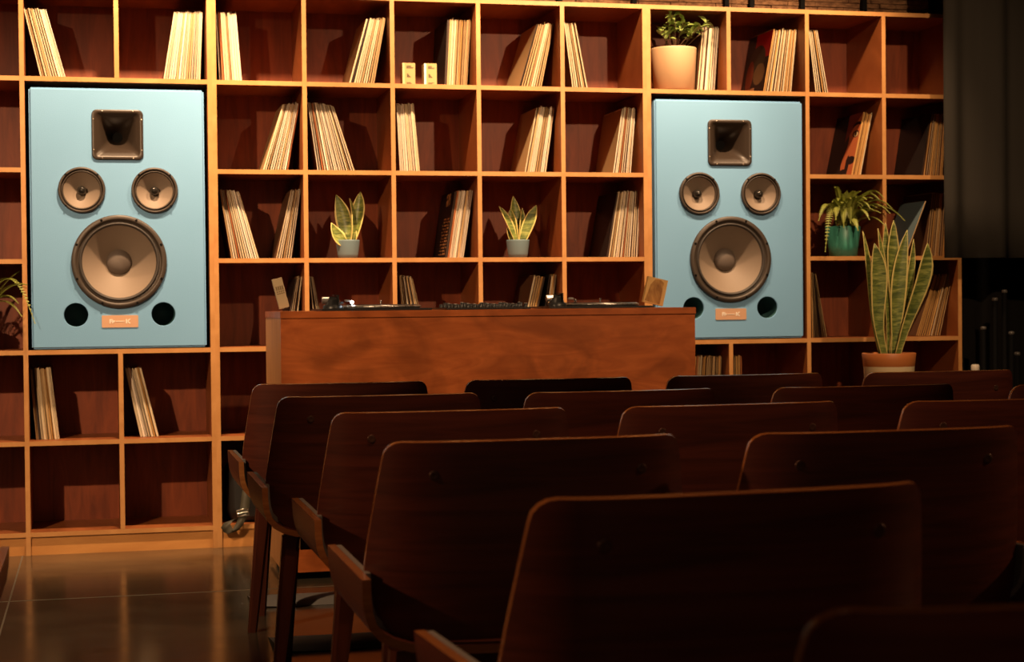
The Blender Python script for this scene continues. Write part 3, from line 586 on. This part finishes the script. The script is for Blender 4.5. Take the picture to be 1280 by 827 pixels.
# ------------------------------------------------------------------ DJ booth
o = empty('dj_booth', (0.968, -1.0, 0), 'long figured-plywood DJ booth standing before the record bookcases', 'booth')
BW = 1.662; BD = 0.60; BZ = 1.0235
box('top_board', 0, BW, 0, BD, BZ-0.026, BZ, m_booth, o, 0.0015)
box('front_panel', 0.002, BW-0.002, 0.006, 0.025, 0.03, BZ-0.0261, m_booth, o, 0.001)
box('side_panel', 0.002, 0.022, 0.0255, BD, 0.03, BZ-0.0261, m_booth_side, o, 0.001)
box('side_panel', BW-0.022, BW-0.002, 0.0255, BD, 0.03, BZ-0.0261, m_booth_side, o, 0.001)
box('toe_kick', 0.03, BW-0.03, 0.04, BD-0.04, 0, 0.03, m_black, o)
box('inner_shelf', 0.023, BW-0.023, 0.024, BD-0.02, 0.45, 0.47, m_booth, o)
def turntable(x, label, lamp):
    t = empty('turntable', (x, -0.86, BZ+0.0005), label, 'turntable', 'turntables on the DJ booth')
    box('plinth', 0, 0.44, 0, 0.34, 0, 0.008, m_deck, t, 0.002)
    g = MB(); g.lathe([(0.0005, 0.008), (0.152, 0.008), (0.160, 0.012), (0.160, 0.018), (0.150, 0.0215), (0.0005, 0.0215)], 72, (0.262, 0.17, 0)); pl = g.build('platter', m_silver, t)
    for k_ in range(40):
        a = 2*math.pi*k_/40; g = MB(); g.box(-0.002, 0.002, -0.001, 0.001, -0.0012, 0.0012, 0, None, Matrix.Translation((0.262+0.1605*math.cos(a), 0.17+0.1605*math.sin(a), 0.0152)) @ Matrix.Rotation(a+math.pi/2, 4, 'Z')); g.build('strobe_dot', m_chrome, pl)
    g = MB(); g.lathe([(0.0005, 0.0215), (0.150, 0.0215), (0.150, 0.0235), (0.0005, 0.0235)], 48, (0.262, 0.17, 0)); g.build('record', m_deck, t)
    g = MB(); g.lathe([(0.003, 0.0235), (0.003, 0.036), (0.0045, 0.040), (0.0005, 0.0415)], 12, (0.262, 0.17, 0)); g.build('spindle', m_chrome, t)
    g = MB(); g.lathe([(0.040, 0.008), (0.040, 0.020), (0.030, 0.026), (0.026, 0.044), (0.0005, 0.044)], 28, (0.062, 0.12, 0)); ta = g.build('tonearm_base', m_deck, t)
    g = MB(); g.box(0.044, 0.080, 0.10, 0.14, 0.030, 0.056); g.build('gimbal', m_deck, ta, 0.004)
    g = MB(); g.tube([(0.018, 0.12, 0.042), (0.046, 0.12, 0.042)], 0.014, 16); g.build('counterweight', m_silver, ta)
    g = MB(); g.tube([(0.05, 0.12, 0.046), (0.082, 0.14, 0.046), (0.083, 0.20, 0.042), (0.098, 0.27, 0.036), (0.115, 0.30, 0.034)], 0.0045, 10); g.build('tonearm', m_chrome, ta)
    g = MB(); g.box(0.105, 0.130, 0.295, 0.335, 0.027, 0.036); g.build('headshell', m_deck, ta, 0.002)
    g = MB(); g.box(0.078, 0.081, 0.085, 0.14, 0.012, 0.062); g.box(0.06, 0.081, 0.085, 0.14, 0.060, 0.0625); g.build('arm_rest', m_deck, ta)
    g = MB(); g.tube([(0.135, 0.10, 0.008), (0.135, 0.10, 0.026)], 0.007, 12); tl_ = g.build('target_light', m_chrome, t)
    g = MB(); g.lathe([(0.0005, 0.0265)]+[(0.0062*math.sin(R(d)), 0.0325-0.0062*math.cos(R(d))) for d in (30, 60, 90, 120, 150)]+[(0.0005, 0.0388)], 16, (0.135, 0.10, 0)); g.build('lamp_bulb', m_lamp if lamp else m_chrome, tl_)
    g = MB(); g.box(0.105, 0.130, 0.10, 0.118, 0.036, 0.044); g.build('cue_lever', m_silver, ta, 0.003)
turntable(1.142, 'turntable with glowing white target lamp at left on DJ booth', True)
turntable(2.060, 'turntable at right on DJ booth beside wooden plaque', False)
mat_kc = mat('knob_cap_glint', (0.75, 0.72, 0.66), 0.4)  # silver glints on the knobs painted as whitish tops
mx = empty('dj_mixer', (1.635, -0.88, BZ+0.0005), 'low DJ mixer with rows of knobs between the turntables', 'mixer')
box('mixer_body', 0, 0.343, 0, 0.30, 0, 0.008, m_deck, mx, 0.002)
for i in range(13):
    for j in range(3):
        x = 0.016+i*0.026; y = 0.03+j*0.08; h = (0.014, 0.018, 0.012)[(i*2+j) % 3]
        g = MB(); g.lathe([(0.0085, 0.008), (0.0075, 0.008+h), (0.0060, 0.009+h), (0.0005, 0.009+h)], 14, (x, y, 0)); kn = g.build('knob', m_deck, mx)
        if j == 0: g = MB(); g.lathe([(0.0060, 0.0092+h), (0.0055, 0.0102+h), (0.0005, 0.0102+h)], 12, (x, y, 0)); g.build('knob_cap', mat_kc, kn)
sg = empty('card_sign', (1.000, -0.72, BZ+0.0005), 'small leaning card sign with dark print at left booth end', 'sign')
mt = Matrix.Rotation(R(-14), 4, 'Y')
g = MB(); g.box(-0.003, 0.037, 0, 0.02, 0.0095, 0.13, 0, None, mt); g.build('sign_card', mat('grey_cream_card', (0.50, 0.40, 0.24), 0.6), sg)
g = MB()
for k_, (a, b_) in enumerate(((0.082, 0.098), (0.074, 0.079), (0.066, 0.071))):
    for j in range(4): g.box(0.003+j*0.008, 0.0085+j*0.008, -0.0008, 0.0004, a, b_, 0, None, mt)
g.build('sign_print', m_text, sg)
pq = empty('wooden_plaque', (2.560, -0.68, BZ+0.0005), 'leaning live-edge wooden plaque at the right booth end', 'plaque')
mt = Matrix.Rotation(R(13), 4, 'Y')
g = MB(); g.box(-0.052, 0.036, 0, 0.022, 0.0125, 0.122, 0, None, mt); pb = g.build('plaque_board', m_plaque_e, pq)
g = MB(); g.add([mt @ Vector(p) for p in ((-0.047, -0.0012, 0.02), (0.020, -0.0012, 0.016), (0.020, -0.0012, 0.108), (0.006, -0.0012, 0.117), (-0.020, -0.0012, 0.117), (-0.036, -0.0012, 0.09),
                                                (-0.047, 0.0005, 0.02), (0.020, 0.0005, 0.016), (0.020, 0.0005, 0.108), (0.006, 0.0005, 0.117), (-0.020, 0.0005, 0.117), (-0.036, 0.0005, 0.09))],
               [(0, 1, 2, 3, 4, 5), (6, 11, 10, 9, 8, 7)]+[(i, (i+1) % 6+0, (i+1) % 6+6, i+6) for i in range(6)]); g.build('heartwood_face', m_plaque, pq)

# ------------------------------------------------------------------ bag in the bottom cell
bx = XU['C0']
bg = empty('black_bag', (bx+0.19, 0.05, zrow(6)+T/2), 'black bag with olive webbing strap and buckle in the bottom shelf cell', 'bag')
g = MB(); prof = rrect(0.150, 0.135, 0.05, 5)
g.grid([[(px*f, yy, 0.1355+pz*f+0.0*(1-f)) for px, pz in prof] for yy, f in ((0.0, 0.80), (0.012, 0.94), (0.05, 1), (0.18, 1), (0.22, 0.94), (0.232, 0.8))], 0, True, True)
n = len(prof); g.add([(px*.8, 0.0, 0.1355+pz*.8) for px, pz in prof], [tuple(range(n))]); g.add([(px*.8, 0.232, 0.1355+pz*.8) for px, pz in prof], [tuple(range(n))])
g.build('bag_body', mat('black_nylon', (0.012, 0.011, 0.010), 0.55), bg)
def ribbon(name, pts, wd, m, parent, wv=(1, 0, 0)):
    g = MB(); wv = Vector(wv)*wd/2; g.grid([[Vector(p)-wv, Vector(p)+wv] for p in pts], 0, True)
    o_ = g.build(name, m, parent); md = o_.modifiers.new('thickness', 'SOLIDIFY'); md.thickness = 0.003; md.offset = 0; return o_
sx, sz = bx+0.19, zrow(6)+T/2
stp = ribbon('strap', [(0.925-sx, -0.052, 0.225-sz+0.06), (0.912-sx, -0.066, 0.225-sz), (0.905-sx, -0.075, 0.17-sz), (0.893-sx, -0.084, 0.125-sz), (0.872-sx, -0.092, 0.088-sz), (0.85-sx, -0.096, 0.070-sz), (0.832-sx, -0.09, 0.080-sz), (0.822-sx, -0.085, 0.098-sz), (0.835-sx, -0.082, 0.117-sz), (0.858-sx, -0.080, 0.122-sz)], 0.042, m_strap, bg, (0.96, 0.0, 0.28))
g = MB(); c = [(0.871, 0.163), (0.918, 0.170), (0.922, 0.143), (0.875, 0.136), (0.871, 0.163)]
g.tube([(a-sx, -0.086, b_-sz) for a, b_ in c], 0.0032, 8); g.tube([(0.871+.002-sx, -0.086, 0.150-sz), (0.920-sx, -0.086, 0.157-sz)], 0.0025, 8); g.build('buckle', m_chrome, stp)

# ------------------------------------------------------------------ curtains and poles at right
def drape(name, label, x0, x1, y, z0, z1, amp, seed, m, hem=0.0):
    rr = random.Random(seed); ph = [rr.uniform(0, 6.28) for _ in range(4)]; g = MB(); rows = []
    for iz in range(9):
        s = iz/8; z_ = z0+(z1-z0)*s; rows.append([])
        for ix in range(121):
            x = x0+(x1-x0)*ix/120
            f = amp*(math.sin(x*26+ph[0]+0.5*math.sin(x*7))*0.6+math.sin(x*13+ph[1]+s*0.4)*0.5+0.25*math.sin(x*51+ph[2]))*(1.1-0.35*s)
            rows[-1].append((x, y+f, z_+hem*math.sin(x*3+ph[3])*(1-s)))
    g.grid(rows); o_ = tag(g.build(name, m), label, 'curtain')
    md = o_.modifiers.new('thickness', 'SOLIDIFY'); md.thickness = 0.006; return o_
drape('curtain', 'heavy black curtain with straight hem covering the right bookcase end', 4.135, 5.9, -0.22, 1.238, 3.35, 0.035, 5, m_cloth)
drape('curtain', 'added floor-length black drape darkening the space behind the slim poles', 4.42, 6.0, 0.18, 0.01, 3.3, 0.04, 9, mat('shade_black_cloth', (0.008, 0.007, 0.006), 0.9, spec=0.1))  # added drape in darker cloth, stands for the shade behind the poles
for x, zt, lab in ((4.480, 1.089, 'slim black pole with rounded cap, tallest one under the curtain'), (4.430, 1.052, 'slim black pole with rounded cap, second tallest under the curtain'),
                   (4.370, 0.916, 'slim black pole with rounded cap nearest the bookcase end'), (4.487, 0.892, 'slim black pole with rounded cap just below the tallest'), (4.546, 0.792, 'slim black pole with rounded cap, lowest and rightmost under the curtain')):
    y = -0.15 if zt != 0.892 else -0.20
    po = empty('pole', (x, y, 0), lab, 'pole', 'black poles under the curtain')
    g = MB(); g.lathe([(0.0005, 0.0), (0.02, 0.0), (0.02, 0.008), (0.012, 0.014), (0.0115, zt-0.014)], 20); g.build('shaft', m_black, po)
    g = MB(); g.lathe([(0.0125, zt-0.016), (0.0145, zt-0.012), (0.0145, zt-0.006), (0.011, zt-0.001), (0.0005, zt)], 20); g.build('cap', mat('lit_black_cap', (0.10, 0.09, 0.08), 0.35), po)  # light on the pole tops put into a paler cap colour
po = empty('post', (4.315, -0.17, 0), 'short black post with pale cap beside the bookcase end', 'post')
g = MB(); g.lathe([(0.0005, 0), (0.025, 0), (0.025, 0.01), (0.017, 0.016), (0.017, 0.705)], 20); g.build('shaft', m_black, po)
g = MB(); g.lathe([(0.018, 0.70), (0.020, 0.704), (0.020, 0.730), (0.015, 0.737), (0.0005, 0.738)], 20); g.build('cap', mat('pale_cap', (0.7, 0.62, 0.5), 0.4), po)

# ------------------------------------------------------------------ chairs
def chair(label):
    o = empty('dining_chair', (0, 0, 0), label, 'chair', 'rows of walnut chairs facing the DJ booth')
    # seat shell: bent plywood with a U section whose wings rise as low arms
    half = [(-0.332, 0.556), (-0.331, 0.52), (-0.327, 0.490), (-0.318, 0.465), (-0.300, 0.444), (-0.275, 0.429), (-0.24, 0.4185), (-0.17, 0.411), (-0.08, 0.4085), (0, 0.408)]
    U = half+[(-x, z) for x, z in half[-2::-1]]
    def off(pts, d):
        out = []
        for i, (x, z) in enumerate(pts):
            a = Vector(pts[max(i-1, 0)]); b_ = Vector(pts[min(i+1, len(pts)-1)]); t_ = (b_-a).normalized(); out.append((x-t_.y*d, z+t_.x*d))
        return out
    def shell(name, pts_o, pts_i, y0, y1, mats, wing0=0.0, wing1=0.0):
        g = MB(); ny = 10
        def yy(x, z, v):
            hz = max(0, min(1, (0.556-z)/0.148))
            return y0+0.02*hz**2+(y1-0.035*hz-y0-0.02*hz**2)*v
        for pts, fl_ in ((pts_o, False), (pts_i, True)): g.grid([[(x, yy(x, z, i/ny), z) for x, z in pts] for i in range(ny+1)], 0, True, False, fl_)
        n_ = len(pts_o)
        for v in (0, 1): g.grid([[(x, yy(x, z, v), z) for x, z in pts_o], [(x, yy(x, z, v), z) for x, z in pts_i]], 1, False)
        for e in (0, n_-1): g.grid([[(pts_o[e][0], yy(*pts_o[e], i/ny), pts_o[e][1]) for i in range(ny+1)], [(pts_i[e][0], yy(*pts_i[e], i/ny), pts_i[e][1]) for i in range(ny+1)]], 1, False)
        return g.build(name, mats, o)
    in1 = off(U, 0.016); in2 = off(U, 0.027)
    shell('seat_shell', U, in1, -0.04, 0.430, [m_walnut, m_ply])
    shell('seat_lining', off(U, 0.0165), in2, 0.03, 0.42, [m_grey, m_grey])
    g = MB(); g.box(-0.26, 0.26, 0.075, 0.41, 0.444, 0.490); g.build('seat_cushion', m_grey, o, 0.018, 3)
    # backrest: curved plywood, wider below, rounded upper corners, reclined
    ZTOP, ZBOT, RC = 0.797, 0.432, 0.026; nz, nx = 26, 34
    def hw(z_):
        b_ = 0.312-0.033*max(0, (z_-0.56)/(ZTOP-0.56))**1.2
        if z_ < 0.53: b_ = 0.312-0.062*((0.53-z_)/0.098)**2.2
        if z_ > ZTOP-RC: b_ -= RC-math.sqrt(max(0, RC*RC-(z_-(ZTOP-RC))**2))
        return b_
    def yb(x, z_):
        u = abs(x)/0.31; return -0.003-0.030*((z_-0.44)/0.36)+0.010*u**2+0.072*u**6
    rows = []
    for i in range(nz+1):
        v = i/nz; v = v if v < 0.7 else 0.7+0.3*math.sin((v-0.7)/0.3*math.pi/2); z_ = ZBOT+(ZTOP-ZBOT)*v
        rows.append([(hw(z_)*math.sin((j/nx*2-1)*math.pi/2*0.82)/math.sin(math.pi/2*0.82), z_) for j in range(nx+1)])
    TH = 0.014; g = MB()
    bk = [[(x, yb(x, z_)-TH/2, z_) for x, z_ in r] for r in rows]; fr = [[(x*0.994, yb(x, z_)+TH/2, z_-0.0) for x, z_ in r] for r in rows]
    g.grid(bk, 0); g.grid(fr, 0, True, False, True)
    rim_b = [r[0] for r in bk]+bk[-1][1:-1]+[r[-1] for r in bk[::-1]]+bk[0][-2:0:-1]; rim_f = [r[0] for r in fr]+fr[-1][1:-1]+[r[-1] for r in fr[::-1]]+fr[0][-2:0:-1]
    mid = [((a[0]+b_[0])/2*1.004, (a[1]+b_[1])/2, (a[2]+b_[2])/2+(0.002 if a[2] > 0.7 else 0)) for a, b_ in zip(rim_b, rim_f)]
    g.grid([rim_b, mid, rim_f], 1, True, True)
    g.build('backrest', [m_walnut, m_ply], o)
    g = MB(); cr = []
    for i in range(13):
        z_ = 0.49+0.27*i/12; e = math.sin(max(0.0, min(1, i/12))*math.pi)**0.35
        cr.append([(0.245*math.sin((j/16*2-1)*1.45)/math.sin(1.45), z_, yb(0.245*(j/8-1), z_)+TH/2+0.001+0.03*e*max(0, 1-abs(j/8-1)**5)) for j in range(17)])
    g.grid(cr)
    g.build('back_cushion', m_grey, o)
    for s in (-1, 1):
        z_ = 0.737; x = s*0.196; y_ = yb(x, z_)-TH/2
        g = MB(); g.lathe([(0.0100, 0.001), (0.0098, -0.0010), (0.0085, -0.0018), (0.005, -0.0014), (0.0003, -0.0012)], 20, (x, y_, z_), 'y'); g.build('bolt_cap', m_cap, o)
    # legs: square section, tapered, splayed
    for s in (-1, 1):
        for top, foot in (((0.248, 0.03, 0.416), (0.288, 0.055, 0.0)), ((0.215, 0.30, 0.412), (0.232, 0.345, 0.0))):
            g = MB(); rows = []
            for i in range(7):
                v = i/6; c_ = Vector(top).lerp(Vector(foot), v); h = 0.0245-0.010*v; d = h*0.9
                rows.append([(s*(c_.x+a), c_.y+b_, c_.z) for a, b_ in ((-h, -d*.6), (-h*.6, -d), (h*.6, -d), (h, -d*.6), (h, d*.6), (h*.6, d), (-h*.6, d), (-h, d*.6))])
            g.grid(rows, 0, False, True); g.add(rows[0], [tuple(range(8))]); g.add(rows[-1], [tuple(range(8))]); g.build('leg', m_leg, o)
    box('seat_rail', -0.22, 0.22, 0.05, 0.09, 0.372, 0.4075, m_leg, o); box('seat_rail', -0.21, 0.21, 0.27, 0.31, 0.372, 0.4075, m_leg, o)
    return o
CH = [(1.052, -2.04, 0, 'in the front row by the booth, leftmost'), (1.742, -2.06, 0, 'in the front row by the booth, second from left'), (2.432, -2.06, 2, 'in the front row by the booth, third from left'),
      (3.13, -2.10, 1, 'in the front row by the booth, rightmost in view'),
      (1.050, -2.84, 0, 'in the second row from the booth, leftmost'), (1.733, -2.89, 2, 'in the second row from the booth, second from left'), (2.458, -2.93, 0, 'in the second row from the booth, third from left'),
      (3.14, -3.06, 0, 'in the second row from the booth, cut by the right edge'),
      (1.100, -3.58, 0, 'in the third row from the booth, leftmost'), (1.79, -3.61, 3, 'in the third row from the booth, second from left'), (2.49, -3.68, 1, 'in the third row from the booth, at the right edge'),
      (1.076, -4.46, 0, 'in the fourth row from the booth, leftmost beside the aisle'), (1.765, -4.50, 1, 'in the fourth row from the booth, at the right edge'),
      (1.109, -5.40, 4, 'in the fifth row, the largest dark back in the foreground'), (1.785, -5.60, 0, 'in the fifth row, a sliver at the right edge'),
      (1.13, -6.25, 0, 'in the nearest row, blurred at the bottom right corner'), (-0.222, -4.28, 0, 'across the aisle, only its arm tip in view at left')]
base = chair('x')
for i, (x, y, a, lab) in enumerate(CH):
    c = base if i == 0 else copy_tree(base)
    c.location = (x, y, 0); c.rotation_euler = (0, 0, R(a)); c['label'] = 'dark walnut bentwood chair '+lab
